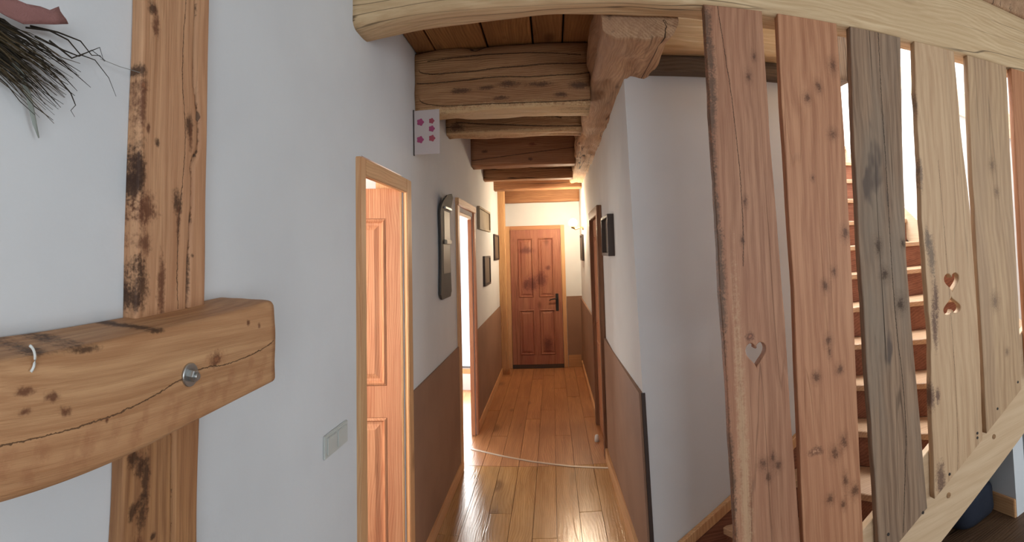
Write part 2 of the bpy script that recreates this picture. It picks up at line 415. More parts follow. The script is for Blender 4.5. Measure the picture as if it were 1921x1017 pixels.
# wall that faces the hall, behind the stair, and the stairwell
S(boxes('wall_stair', [((.545, YF, 2.62), (.6, YF + .15, 4.7)), ((.6, YF, FZ), (1.7, YF + .15, 4.7))], PL))
S(boxes('wall_stairwell_left', [((1.6, YF + .15, FZ), (1.7, 5.6, 4.7))], PL))
S(boxes('wall_stairwell_right', [((2.9, 2.06, FZ), (3.05, 5.6, 4.7))], PL))
S(boxes('wall_stairwell_far', [((1.6, 5.6, FZ), (3.05, 5.75, 2.9)), ((1.6, 5.6, 4.2), (3.05, 5.75, 4.7)), ((1.6, 5.6, 2.9), (1.75, 5.75, 4.2)), ((2.85, 5.6, 2.9), (3.05, 5.75, 4.2))], PL))
S(boxes('wall_over_beam', [((.6, 2.0, 3.22), (3.05, 2.08, 4.7))], PL))
S(boxes('wall_hall_right', [((4.2, -2.6, FZ), (4.35, 2.2, .8)), ((4.2, -2.6, 2.2), (4.35, 2.2, 3.25)), ((4.2, -2.6, .8), (4.35, -1.1, 2.2)), ((4.2, .5, .8), (4.35, 2.2, 2.2))], PL))
S(boxes('wall_hall_far', [((3.05, 2.06, FZ), (4.2, 2.2, 3.25))], PL))
S(boxes('wall_back', [((-.93, -2.75, FZ), (4.35, -2.6, .92)), ((-.93, -2.75, 2.38), (4.35, -2.6, 3.25)), ((-.93, -2.75, .92), (.45, -2.6, 2.38)), ((3.05, -2.75, .92), (4.35, -2.6, 2.38))], PL))
S(boxes('wall_under_stair', [((2.40, 2.07, FZ), (2.50, YF, .74))], PL))
S(boxes('ceiling_hall', [((-.93, -2.75, 3.25), (4.35, 2.08, 3.35))], PL))
S(boxes('ceiling_stairwell', [((.6, 2.0, 4.7), (1.7, 5.75, 4.8)), ((1.7, 2.0, 4.7), (3.05, 2.9, 4.8)), ((1.7, 4.9, 4.7), (3.05, 5.75, 4.8)), ((2.9, 2.9, 4.7), (3.05, 4.9, 4.8))], PL))
# rooms behind the left wall
S(boxes('wall_first_room', [((-3.1, .9, FZ), (-3.0, 3.3, 2.6)), ((-3.0, .8, FZ), (XL - T, .9, 2.6)), ((-3.0, 3.2, FZ), (XL - T, 3.3, 2.6)), ((-3.1, .8, 2.6), (XL - T, 3.3, 2.7))], PL))
S(boxes('wall_second_room', [((-3.1, 3.7, FZ), (-3.0, 6.7, 2.6)), ((-3.0, 3.6, FZ), (XL - T, 3.7, 2.6)), ((-3.0, 6.7, FZ), (XL - .04, 6.8, .15)), ((-3.0, 6.7, 2.45), (XL - .04, 6.8, 2.6)), ((-3.0, 6.7, .15), (-2.5, 6.8, 2.45)), ((-3.1, 3.6, 2.6), (XL - T, 6.8, 2.7))], PL))

# ceiling of the corridor: boards running away from the hall
ceil = S(boxes('ceiling', [((XL, 2.1, 2.94), (.6, YE, 2.99))], plain('board_backing', srgb(40, 26, 16), .9)))
bx = [-.78, -.655, -.345, -.075, .095, .27, .43, .6]
for a, b in zip(bx, bx[1:]):
    g_ = random.uniform(.008, .014)
    box('ceiling_board', (a + g_ / 2, 2.1, 2.91 + random.uniform(-.004, .004)), (b - g_ / 2, YE - .01, 2.94), CEILB, ceil, .003)

# dado panels, baseboards
def dado(name, lo, hi): return S(box(name, lo, hi, DADO, None, .002))
dado('trim_1', (XL, D1B + .095, .03), (XL + .012, D2A - .085, .95))
dado('trim_2', (XL, D2B + .085, .03), (XL + .012, YE - .3, .93))
bm = bmesh.new()
z0, z1 = FZ, .955
hexa(bm, [(lean(z0) - .02, YF + .004, z0), (lean(z0) + .002, YF + .004, z0), (XR + .002, D3A - .1, z0), (XR - .02, D3A - .1, z0),
          (lean(z1) - .02, YF + .004, z1), (lean(z1) + .002, YF + .004, z1), (XR + .002, D3A - .1, z1), (XR - .02, D3A - .1, z1)])
S(link('trim_3', from_bm(bm), DADO, None, (0, 0, 0)))
dado('trim_4', (XR - .02, D3B + .1, .03), (XR, YE - .012, .98))
dado('trim_5', (.2, YE - .012, .03), (XR, YE, 1.01))
# dark end edge of the right-hand dado
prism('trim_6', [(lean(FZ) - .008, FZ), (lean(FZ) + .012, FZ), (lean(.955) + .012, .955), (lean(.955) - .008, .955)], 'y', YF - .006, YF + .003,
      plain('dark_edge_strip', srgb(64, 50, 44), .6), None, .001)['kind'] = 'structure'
BB = PINEY
S(box('baseboard_left', (XL, D1B + .095, FZ), (XL + .022, D2A - .085, .045), BB)); S(box('baseboard_left_far', (XL, D2B + .085, FZ), (XL + .022, YE - .3, .045), BB))
bm = bmesh.new()
hexa(bm, [(lean(FZ) - .042, YF + .005, FZ), (lean(FZ) - .018, YF + .005, FZ), (XR - .018, D3A - .1, FZ), (XR - .042, D3A - .1, FZ),
          (lean(.045) - .040, YF + .005, .045), (lean(.045) - .018, YF + .005, .045), (XR - .018, D3A - .1, .045), (XR - .040, D3A - .1, .045)])
S(link('baseboard_right', from_bm(bm), BB, None, (0, 0, 0))); S(box('baseboard_right_far', (XR - .04, D3B + .1, FZ), (XR - .018, YE - .02, .045), BB))
S(box('baseboard_end', (.2, YE - .03, FZ), (XR - .04, YE - .01, .13), wood('baseboard_end_pine', srgb(200, 150, 100), srgb(170, 120, 76), 'x', crack=0, rough=.5)))
S(box('baseboard_under_stair', (2.38, 2.07, FZ), (2.40, YF - .02, .06), BB))

# windows (hall, stairwell, skylight): frame, bars and panes
def window(name, axis, at, a0, a1, z0, z1):
    root = thing(name, (0, at, z0) if axis == 'y' else (at, 0, z0), None, None, kind='structure')
    def bb(n_, a, b, c, d, t_, mat):
        lo, hi = ((a, at - t_, c), (b, at + t_, d)) if axis == 'y' else ((at - t_, a, c), (at + t_, b, d))
        return box(n_, lo, hi, mat, root, .003)
    f = .06
    bb('window_frame', a0, a1, z0, z0 + f, .03, PINE); bb('window_frame', a0, a1, z1 - f, z1, .03, PINE)
    bb('window_frame', a0, a0 + f, z0 + f, z1 - f, .03, PINE); bb('window_frame', a1 - f, a1, z0 + f, z1 - f, .03, PINE)
    mid = (a0 + a1) / 2
    bb('window_bar', mid - .03, mid + .03, z0 + f, z1 - f, .025, PINE)
    bb('pane', a0 + f, mid - .03, z0 + f, z1 - f, .003, GLASS); bb('pane', mid + .03, a1 - f, z0 + f, z1 - f, .003, GLASS)
window('window_1', 'y', -2.67, .45, 3.05, .92, 2.38)
window('window_2', 'x', 4.27, -1.1, .5, .8, 2.2)
window('window_3', 'y', 5.67, 1.75, 2.85, 2.9, 4.2)

window('window_4', 'y', 6.75, -2.5, XL - .045, .15, 2.45)
# doors
def raised_panel(name, parent, M4, x0, x1, z0, z1, mat):
    """fielded panel in door coordinates (x along the leaf, z up, y out of the face)"""
    bm = bmesh.new(); prev = None
    prof = [(0, -.001), (.012, .007), (.022, -.010), (.034, -.010), (.060, .001)]
    rings = []
    for ins, y in prof:
        rings.append([bm.verts.new(M4 @ Vector(p)) for p in ((x0 + ins, -y, z0 + ins), (x1 - ins, -y, z0 + ins), (x1 - ins, -y, z1 - ins), (x0 + ins, -y, z1 - ins))])
    for a, b in zip(rings, rings[1:]):
        for i in range(4): bm.faces.new((a[i], a[(i + 1) % 4], b[(i + 1) % 4], b[i]))
    bm.faces.new(rings[-1])
    return link(name, from_bm(bm), mat, parent, M4 @ Vector(((x0 + x1) / 2, 0, z0)))
def leaf(name, root, M4, W, H, mat, cols, rows, z0=0, pan=None):
    """stiles, rails and panels; cols / rows = panel ranges"""
    bm = bmesh.new()
    xs_ = sorted({0, W, *[v for c in cols for v in c]}); zs_ = sorted({0, H, *[v for r in rows for v in r]})
    for a, b in zip(xs_, xs_[1:]):
        for c, d in zip(zs_, zs_[1:]):
            if any(abs(a - p) < 1e-6 for p, q in cols) and any(abs(c - p) < 1e-6 for p, q in rows):
                hexa(bm, [M4 @ Vector(p) for p in ((a, .012, c), (b, .012, c), (b, .035, c), (a, .035, c), (a, .012, d), (b, .012, d), (b, .035, d), (a, .035, d))])
            else:
                hexa(bm, [M4 @ Vector(p) for p in ((a, 0, c), (b, 0, c), (b, .04, c), (a, .04, c), (a, 0, d), (b, 0, d), (b, .04, d), (a, .04, d))])
    bmesh.ops.remove_doubles(bm, verts=bm.verts, dist=1e-5)
    lf = link(name, from_bm(bm), mat, root, M4 @ Vector((0, 0, 0)))
    for c in cols:
        for r in rows: raised_panel('panel', lf, M4, c[0] + .002, c[1] - .002, r[0] + .002, r[1] - .002, pan or mat)
    return lf
def frame_M(origin, xdir):
    x = Vector(xdir).normalized(); z = Vector((0, 0, 1)); y = z.cross(x)
    M_ = Matrix((x, y, z)).transposed().to_4x4(); M_.translation = origin
    return M_

# door 1: pine casing on the left wall, panelled leaf standing open into its room
d1 = thing('door_1', (XL, (D1A + D1B) / 2, FZ), 'pine panelled door standing ajar in the left wall, nearest', None, kind='structure')
box('casing', (XL - .005, D1A - .065, FZ), (XL + .022, D1A + .0, 2.105), PINE, d1)
box('casing', (XL - .005, D1B + .0, FZ), (XL + .022, D1B + .09, 2.105), PINE, d1)
box('casing', (XL - .005, D1A + .0, 2.03), (XL + .022, D1B, 2.105), PINEY, d1)
box('jamb', (XL - T, D1A, FZ), (XL - .005, D1A + .02, D1Z), PINE, d1); box('jamb', (XL - T, D1B - .02, FZ), (XL - .005, D1B, D1Z), PINE, d1)
ang = math.radians(68)
M1 = frame_M((XL - .014, D1B - .022, FZ + .01), (-math.sin(ang), -math.cos(ang), 0))
# leaf face that looks at the hall: y axis of the frame must point away from the viewer
y_ = M1.to_3x3() @ Vector((0, 1, 0))
leaf('leaf', d1, M1 if y_.y > 0 else M1 @ Matrix.Scale(-1, 4, (0, 1, 0)), .60, 2.09, LEAF, [(.075, .255), (.345, .525)], [(.10, .90), (1.06, 1.93)])

# door 2: open doorway, bright room behind
d2 = thing('door_2', (XL, (D2A + D2B) / 2, FZ), 'open doorway in the left wall with dazzling daylight behind', None, kind='structure')
box('casing', (XL - .005, D2A - .085, FZ), (XL + .02, D2A + .012, 2.10), PINE, d2)
box('casing', (XL - .005, D2B - .0, FZ), (XL + .02, D2B + .085, 2.10), LEAF, d2)
box('casing', (XL - .005, D2A - .085, 2.10), (XL + .03, D2B + .085, 2.16), PINEY, d2)
box('jamb', (XL - .045, D2B - .025, FZ), (XL - .005, D2B, D2Z), LEAF, d2); box('jamb', (XL - T, D2A, FZ), (XL - .005, D2A + .025, D2Z), PINE, d2)
box('jamb', (XL - T, D2A + .025, D2Z - .03), (XL - .005, D2B - .025, D2Z), PINEY, d2)

# door 3: closed, in the right wall
d3 = thing('door_3', (XR, (D3A + D3B) / 2, FZ), 'closed wooden door in deep casing, right wall', None, kind='structure')
CAS3 = wood('dark_casing', srgb(150, 104, 74), srgb(110, 70, 48), 'z', crack=.2, rough=.55)
box('casing', (XR - .045, D3A - .1, FZ), (XR, D3A, 2.085), CAS3, d3); box('casing', (XR - .045, D3B, FZ), (XR, D3B + .1, 2.085), CAS3, d3)
box('casing', (XR - .045, D3A, D3Z), (XR, D3B, 2.085), CAS3, d3)
M3 = frame_M((XR - .008, D3A, FZ + .01), (0, 1, 0))
y3 = M3.to_3x3() @ Vector((0, 1, 0))
leaf('leaf', d3, M3 if y3.x > 0 else M3 @ Matrix.Scale(-1, 4, (0, 1, 0)), D3B - D3A, D3Z - FZ - .012, LEAF, [(.1, .36), (.46, .70)], [(.15, .85), (1.0, 1.88)])

# door 4: red pine door closing the corridor
d4 = thing('door_4', (-.25, YE, FZ), 'red pine door with black lever handle closing the corridor', None, kind='structure')
XA, XB = -.64, .135
box('casing', (XA - .09, YE - .035, FZ), (XA, YE, 2.10), PINE, d4); box('casing', (XB, YE - .035, FZ), (XB + .06, YE, 2.10), PINE, d4)
box('casing', (XA, YE - .035, 2.04), (XB, YE, 2.10), wood('pine_casing_cross', srgb(200, 140, 96), srgb(170, 108, 70), 'x', crack=0), d4)
box('threshold', (XA, YE - .05, FZ), (XB, YE, .005), plain('dark_threshold', srgb(70, 52, 44), .6), d4)
MK = srgb(104, 52, 48)
REDL = wood('end_door_red_pine_marked', srgb(186, 122, 92), srgb(142, 82, 60), 'z', tint=srgb(152, 86, 70), tint_amt=.7, kscale=3, crack=.15, rough=.55, plane='xz',
            marks=[(-.32, 1.22, .10, .12, MK), (-.18, 1.28, .09, .13, MK), (-.42, 1.20, .05, .08, MK), (-.07, 1.45, .04, .04, MK), (-.4, 1.72, .12, .05, MK), (-.1, .3, .07, .12, MK)])
M4_ = frame_M((XA + .004, YE - .04, .008), (1, 0, 0))
lf4 = leaf('leaf', d4, M4_, XB - XA - .008, 2.03, REDL, [(.11, .345), (.42, .655)], [(.14, .82), (1.0, 1.9)])
hx = .055
hp = box('handle_plate', (hx - .022, YE - .05, .80), (hx + .022, YE - .04, 1.06), IRON, lf4, .004)
cyl('handle_spindle', (hx, YE - .05, .985), (hx, YE - .095, .985), .011, .010, IRON, lf4, 12)
bm = bmesh.new(); tube(bm, [(hx + .008, YE - .095, .985), (hx - .05, YE - .098, .985), (hx - .10, YE - .092, .975), (hx - .115, YE - .085, .96)], [.011, .010, .009, .007], 10)
link('handle_lever', from_bm(bm), IRON, lf4, (hx, YE - .09, .985), True)

# ------------------------------------------------------------------ ceiling timbers
tie = timber('tie_beam', (XL - .02, 2.045, 2.86), (3.12, 2.045, 2.86), .17, .36, TIE, None, 3, .012, .2, .05, 16, sway=.006, taper=[(0, 1.2), (.1, 1.08), (.25, 1.0), (1, 1.0)])
tag(tie, 'pale hewn beam crossing the top of the picture above the slatted boards', 'beam')
top = timber('upper_plate_beam', (.2, 2.06, 3.13), (3.12, 2.06, 3.13), .2, .175, HEAD, None, 21, .012, .15, .06, 10)
tag(top, 'brown beam lying on top of the pale crossing beam, upper right', 'beam')
hd = timber('header_beam', (.395, 2.135, 2.765), (.43, 6.9, 2.765), .32, .32, HEAD, None, 5, .026, .16, .04, 14, sway=.012, chew=1.2)
tag(hd, 'worn knotty beam running away along the top of the corridor\'s right wall', 'beam')
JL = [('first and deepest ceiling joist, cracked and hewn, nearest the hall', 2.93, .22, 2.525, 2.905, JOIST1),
      ('second ceiling joist, split and twisted, behind the deepest one', 3.84, .17, 2.60, 2.86, JOIST1B),
      ('third ceiling joist, flat sawn face with one long crack', 5.07, .18, 2.56, 2.88, JOIST1C),
      ('fourth ceiling joist, narrow, between the cracked flat one and the lamplit ones', 6.0, .16, 2.55, 2.87, JOIST2),
      ('fifth ceiling joist, lit warmly by the corridor lamp', 7.08, .16, 2.56, 2.87, JOIST2),
      ('last ceiling joist, against the white wall over the red door', 7.79, .16, 2.45, 2.75, JOIST2)]
for i, (lab, y, wd, za, zb, mt) in enumerate(JL):
    xe = .235 + .035 * (y - 2.135) / 4.76 + .005
    if y > 6.9: xe = XR
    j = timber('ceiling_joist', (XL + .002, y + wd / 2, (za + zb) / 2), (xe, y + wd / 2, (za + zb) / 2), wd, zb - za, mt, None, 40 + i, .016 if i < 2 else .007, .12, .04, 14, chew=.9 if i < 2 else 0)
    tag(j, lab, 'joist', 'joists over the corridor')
# plates over the wall behind the stair
tag(timber('wall_plate', (.50, 2.645, 2.665), (1.62, 2.645, 2.665), .085, .085, GREYW, None, 61, .005, .1), 'dark grey timber along the top of the white wall behind the boards', 'beam')
tag(timber('pale_plate_beam', (.50, 2.6, 2.80), (1.62, 2.6, 2.80), .17, .18, TIE, None, 62, .008, .12), 'short pale beam above the dark grey wall timber', 'beam')
tag(timber('grey_stub_post', (1.675, 2.6, 2.63), (1.675, 2.6, 3.2), .085, .12, wood('grey_stub', srgb(150, 134, 120), srgb(104, 88, 76), 'z', crack=.8), None, 63, .006, .1), 'grey cracked post stub between the second and third boards at top', 'post')

# ------------------------------------------------------------------ timber cross on the left wall
OCH, OCHD = srgb(216, 162, 116), srgb(172, 118, 78)
DK, DKR = srgb(62, 34, 18), srgb(104, 56, 32)
POST_MARKS = [(.734, 2.043, .0136, .0136, srgb(110, 66, 40), srgb(176, 112, 70)), (.875, 1.987, .0134, .0292, DK), (.883, 1.956, .0073, .0365, DKR), (.842, 1.81, .0151, .0278, DK), (.846, 1.764, .007, .0464, DKR),
              (.778, 1.93, .0079, .0102, DK), (.75, 1.957, .0056, .0112, DKR), (.726, 2.074, .0159, .0136, DK), (.898, 1.695, .0048, .006, DK), (.728, 1.876, .0109, .0326, DK), (.723, 1.832, .0097, .0322, DK),
              (.736, 1.774, .0129, .0237, DKR), (.735, 1.666, .0129, .0269, DK), (.752, 2.213, .0145, .0145, DK), (.727, 1.608, .0107, .0268, DK), (.796, 1.627, .0112, .0673, DKR), (.745, 1.72, .02, .03, DKR), (.73, 1.86, .016, .07, DK), (.738, 1.63, .018, .05, DK), (.75, 1.79, .03, .03, DKR), (.733, 2.0, .01, .05, DKR), (.765, 2.18, .012, .03, DKR)]
GRV = [(z, y) for y, z in [(.895, 2.28), (.893, 2.096), (.904, 2.049), (.913, 1.989), (.911, 1.939), (.890, 1.90), (.893, 1.814), (.886, 1.73), (.885, 1.648), (.883, 1.55)]]
POSTW = wood('post_pine', OCH, OCHD, 'z', tint=srgb(194, 134, 94), tint_amt=.5, stain=DKR, stain_lo=.72, knots=False, crack=.3, plane='yz', marks=POST_MARKS, ring=10, lines=[([(.86, 2.3), (.85, 2.1), (.862, 1.95), (.845, 1.7), (.85, 1.58)], .0016), ([(y, z) for z, y in GRV], .0058)])
p1 = timber('wall_post', (XL + .018, .835, 1.557), (XL + .018, .835, 3.25), .04, .222, POSTW, None, 71, .005, .18, .012, 44, groove=((0, 1, 1, 2), GRV, .022, .0055))
tag(p1, 'upright pine post set in the left wall above the bolted beam', 'post')
LPM = [(.73, 1.298, .0161, .0207, DK), (.749, 1.273, .0117, .0187, DK), (.73, 1.197, .0119, .0167, DK), (.756, 1.189, .0169, .0363, DK), (.788, 1.132, .0075, .0101, DK), (.745, 1.10, .02, .05, DKR), (.765, 1.25, .012, .06, DK)]
LPW = wood('lower_post_pine', srgb(190, 134, 84), srgb(140, 90, 54), 'z', tint=srgb(166, 104, 66), tint_amt=.5, stain=DK, stain_lo=.62, knots=False, crack=.4, plane='yz', marks=LPM, ring=10, lines=[([(.848, -.04), (.849, 1.10), (.848, 1.223), (.842, 1.37)], .0035)])
p2 = timber('wall_post', (XL + .018, .818, FZ), (XL + .018, .818, 1.372), .04, .232, LPW, None, 74, .006, .16, .015, 44, groove=((0, 1, 1, 2), [(-.05, .848), (1.10, .849), (1.223, .848), (1.4, .842)], .02, .006))
tag(p2, 'grooved pine post in the left wall below the bolted beam', 'post')
BM = [(.827, 1.493, .030, .019, srgb(168, 108, 66), None, .6), (.827, 1.493, .0175, .0155, srgb(98, 52, 30), srgb(150, 92, 56)), (.394, 1.502, .0172, .0063, DKR), (.439, 1.489, .0146, .0081, DKR), (.395, 1.475, .0111, .0063, DKR), (.544, 1.44, .0036, .0044, DKR), (.464, 1.466, .0116, .0075, DKR),
      (.939, 1.554, .007, .0058, DKR), (.982, 1.544, .006, .006, DKR), (.5, 1.55, .03, .006, DK), (.42, 1.553, .025, .006, DK), (.66, 1.565, .02, .005, DK)]
for k in range(13):   # reddish flame figure in the lower half
    x_, z_ = .36 + .052 * k + random.uniform(-.018, .018), 1.395 + .0045 * k + random.uniform(-.012, .012)
    for j_ in (-1, 0, 1): BM.append((x_ + .011 * j_, z_ + .017 * j_, random.uniform(.008, .018), random.uniform(.010, .018), srgb(160, 96, 60), None, random.uniform(.15, .4)))
BCR = [(.30, 1.430), (.359, 1.434), (.475, 1.438), (.605, 1.451), (.709, 1.47), (.794, 1.483), (.872, 1.479), (1.045, 1.501)]
BEAMW = wood('bolted_beam_pine', srgb(212, 160, 110), srgb(174, 120, 76), 'y', tint=srgb(186, 124, 78), tint_amt=.5, knots=False, crack=.15, plane='yz', marks=BM, lines=[(BCR, .0016)], ring=9)
bmo = timber('bolted_beam', (XL + .08, -1.2, 1.352), (XL + .08, 1.052, 1.498), .162, .188, BEAMW, None, 77, .005, .07, .02, 20)
tag(bmo, 'thick level pine beam bolted across the upright post on the left wall', 'beam')
bx0 = XL + .161
bolt = cyl('bolt_washer', (bx0 - .002, .746, 1.478), (bx0 + .004, .746, 1.478), .0215, .0215, METAL, bmo, 32, [(0, .0215), (.7, .0215), (1, .0205)])
cyl('bolt_nut', (bx0 + .004, .746, 1.478), (bx0 + .016, .746, 1.478), .0115, .0115, METAL, bolt, 6, [(0, .0118), (.85, .0118), (1, .0105)], False)
cyl('bolt_shank', (bx0 + .016, .746, 1.478), (bx0 + .021, .746, 1.478), .0062, .006, METAL, bolt, 16)
bm = bmesh.new(); tube(bm, [(-.617 + .002 * math.sin(a), .395 + .012 * math.sin(a), 1.546 + .020 * math.cos(a)) for a in [i * .26 for i in range(1, 11)]], .0022, 8)
tag(link('cable_clip', from_bm(bm), WHITEP, None, (-.617, .405, 1.53), True), 'small white curved clip on the bolted beam\'s front edge', 'clip')

# dried twig bundle tied with a pink ribbon
tb = thing('twig_bundle', (-.745, .39, 2.07), 'bundle of dried dark twigs with pink ribbon on the left wall', 'dried bundle')
TWD = plain('dark_twig', srgb(46, 38, 26), .85); TWB = plain('brown_twig', srgb(82, 66, 40), .85)
def twig(pts, r0, mat, x=None):
    bm = bmesh.new(); n_ = len(pts)
    P3 = [((x if x is not None else XL + .03) + random.uniform(-.004, .004), y, z) for y, z in pts]
    tube(bm, P3, [r0 * (1 - .75 * i / (n_ - 1)) for i in range(n_)], 5)
    link('twig', from_bm(bm), mat, tb, P3[0])
rs = random.Random(11)
for k in range(95):       # the dense brush fans out down and to the right
    s0 = rs.uniform(0, 1); y0_, z0_ = .33 + .05 * s0, 2.03 + .055 * s0 + rs.uniform(-.008, .008)
    a = -.30 + .30 * (s0 - .5) + rs.uniform(-.14, .14); L_ = rs.uniform(.11, .21)
    pts = []
    for i in range(6):
        t_ = i / 5
        pts.append((y0_ + L_ * t_ * math.cos(a) + rs.uniform(-.002, .002), z0_ + L_ * t_ * math.sin(a) - .008 * t_ * t_ + rs.uniform(-.003, .003)))
    twig(pts, rs.uniform(.0011, .0021), TWD if rs.random() < .7 else TWB, XL + rs.uniform(.012, .05))
for pts in ([(.45, 2.08), (.50, 2.088), (.545, 2.085), (.575, 2.065), (.61, 2.064), (.64, 2.035), (.665, 2.005)], [(.47, 2.07), (.53, 2.06), (.57, 2.06), (.60, 2.08), (.63, 2.066)],
            [(.46, 2.086), (.52, 2.092), (.57, 2.088), (.60, 2.07), (.62, 2.075), (.635, 2.068)], [(.50, 2.07), (.55, 2.05), (.585, 2.07), (.615, 2.088), (.632, 2.068)],
            [(.45, 2.05), (.52, 2.01), (.55, 1.985), (.562, 1.965), (.555, 1.955), (.565, 1.945)], [(.40, 2.02), (.44, 1.985), (.47, 1.975), (.50, 1.955)], [(.43, 2.03), (.48, 1.99), (.51, 1.968), (.53, 1.955)],
            [(.48, 2.06), (.54, 2.035), (.60, 2.008)], [(.46, 2.04), (.53, 2.015), (.57, 1.995)]):
    twig(pts, .0018, TWD)
bm = bmesh.new(); tube(bm, [(XL + .03, .62, 2.068), (XL + .03, .67, 2.066), (XL + .035, .722, 2.066)], .0006, 5)
link('thread', from_bm(bm), plain('grey_thread', srgb(140, 140, 134), .8), tb, (XL + .03, .62, 2.068))
def ribbon(name, path, width, mat, x0, amp=.006, thick=.0015):
    bm = bmesh.new(); rows = []
    n_ = len(path)
    for i, (y, z) in enumerate(path):
        a, b = path[max(0, i - 1)], path[min(n_ - 1, i + 1)]
        dy, dz = b[0] - a[0], b[1] - a[1]; l_ = math.hypot(dy, dz); ny, nz = -dz / l_, dy / l_
        wd = width[i] if isinstance(width, list) else width
        rows.append([(x0 + amp * math.sin(i * 1.3 + k * .9), y + ny * wd * (k / 4 - .5), z + nz * wd * (k / 4 - .5)) for k in range(5)])
    fr = [[bm.verts.new(p) for p in r] for r in rows]; bk = [[bm.verts.new((p[0] - thick, p[1], p[2])) for p in r] for r in rows]
    for g_ in (fr, bk):
        for a, b in zip(g_, g_[1:]):
            for k in range(4): bm.faces.new((a[k], a[k + 1], b[k + 1], b[k]))
    for a, b, c, d in zip(fr, fr[1:], bk, bk[1:]):
        bm.faces.new((a[0], b[0], d[0], c[0])); bm.faces.new((a[4], b[4], d[4], c[4]))
    bm.faces.new(fr[0] + bk[0][::-1]); bm.faces.new(fr[-1] + bk[-1][::-1])
    return link(name, from_bm(bm), mat, tb, (x0, path[0][0], path[0][1]), True)
ribbon('ribbon', [(.30, 2.115), (.35, 2.102), (.40, 2.09), (.43, 2.087), (.46, 2.094), (.485, 2.098), (.508, 2.108)], [.04, .04, .036, .03, .026, .026, .034], speckled('pink_gauze', srgb(158, 106, 100), srgb(126, 84, 78), 260, .9, .5), XL + .062)
ribbon('dry_leaf', [(.437, 2.02), (.455, 2.0), (.468, 1.97), (.476, 1.945), (.484, 1.92), (.494, 1.896)], [.012, .013, .012, .010, .008, .003], plain('grey_leaf', srgb(150, 156, 148), .8), XL + .02, .001, .0008)

# switch plate
sw = thing('switch_plate', (XL, 1.755, .997), 'pale double wall switch beside the nearest door', 'switch')
box('plate', (XL, 1.655, .997), (XL + .008, 1.86, 1.078), SWITCH, sw, .003)
for a, b in ((1.672, 1.752), (1.762, 1.842)): box('rocker', (XL + .008, a, 1.008), (XL + .0125, b, 1.067), SWITCH, sw, .002)

# ------------------------------------------------------------------ things on the corridor walls
cal = thing('flowered_card', (-.70, 2.885, 2.27), 'paper card with pink flowers hanging under the deepest joist', 'picture')
RZ = math.radians(-8)
def calbox(n_, x0, x1, y0, y1, z0, z1, mat, par, bev=.001):
    o = box(n_, (x0, y0, z0), (x1, y1, z1), mat, par, bev); return o
calbox('sheet', -.775, -.622, 2.88, 2.884, 2.275, 2.535, plain('card_paper', srgb(196, 182, 178), .8), cal)
calbox('card_edge', -.778, -.772, 2.876, 2.886, 2.27, 2.54, DARKFR, cal)
FLP = plain('pink_petal_print', srgb(170, 64, 108), .8); FLQ = plain('red_petal_print', srgb(168, 70, 84), .8)
def blossom(cx, cz, r, mat):
    bm = bmesh.new(); n_ = 40
    vs = []
    for y in (2.8765, 2.8795):
        vs.append([bm.verts.new((cx + r * (.88 + .12 * math.cos(5 * a)) * math.cos(a), y, cz + r * (.88 + .12 * math.cos(5 * a)) * math.sin(a))) for a in [2 * math.pi * i / n_ for i in range(n_)]])
    bm.faces.new(vs[0]); bm.faces.new(vs[1][::-1])
    for i in range(n_): bm.faces.new((vs[0][i], vs[0][(i + 1) % n_], vs[1][(i + 1) % n_], vs[1][i]))
    link('flower_print', from_bm(bm), mat, cal, (cx, 2.88, cz))
for cx, cz, r, mt in ((-.735, 2.465, .022, FLP), (-.668, 2.468, .017, FLQ), (-.668, 2.422, .019, FLP), (-.737, 2.362, .022, FLP), (-.667, 2.366, .020, FLQ)): blossom(cx, cz, r, mt)

# short ski hung upright on the left wall: upturned round tip, binding plates
sk = thing('short_ski', (XL, 3.66, 1.39), 'short dark ski with rounded tip hung upright on the left wall', 'ski')
bm = bmesh.new(); rows = []
for i in range(41):
    t_ = i / 40; z = 1.385 + .745 * t_
    hw = .20 * (1 - .18 * math.sin(math.pi * t_))
    if t_ > .80: hw *= math.sqrt(max(0, 1 - ((t_ - .80) / .2) ** 2)) * .98 + .02
    if t_ < .05: hw *= .75 + .25 * (t_ / .05)
    xo = XL + .012 + .05 * max(0, (t_ - .78) / .22) ** 2
    rows.append([bm.verts.new((x, y, z)) for x, y in ((xo, 3.66 - hw), (xo, 3.66 + hw), (xo + .012, 3.66 + hw * .96), (xo + .012, 3.66 - hw * .96))])
for a, b in zip(rows, rows[1:]):
    for k in range(4): bm.faces.new((a[k], a[(k + 1) % 4], b[(k + 1) % 4], b[k]))
bm.faces.new(rows[0][::-1]); bm.faces.new(rows[-1])
link('board', from_bm(bm), speckled('grey_ski_lacquer', srgb(58, 54, 50), srgb(72, 66, 60), 20, .7, .05), sk, (XL, 3.66, 1.385))
box('ski_stripe', (XL + .024, 3.60, 1.80), (XL + .027, 3.80, 2.02), plain('tan_stripe', srgb(150, 134, 110), .5), sk, .001)
box('ski_stripe', (XL + .024, 3.56, 1.56), (XL + .026, 3.80, 1.77), plain('taupe_stripe', srgb(112, 98, 84), .5), sk, .001)
box('binding', (XL + .024, 3.58, 2.02), (XL + .045, 3.80, 2.035), METAL, sk, .003)
box('binding', (XL + .024, 3.60, 1.77), (XL + .045, 3.78, 1.80), plain('cream_binding', srgb(190, 176, 150), .5), sk, .004)

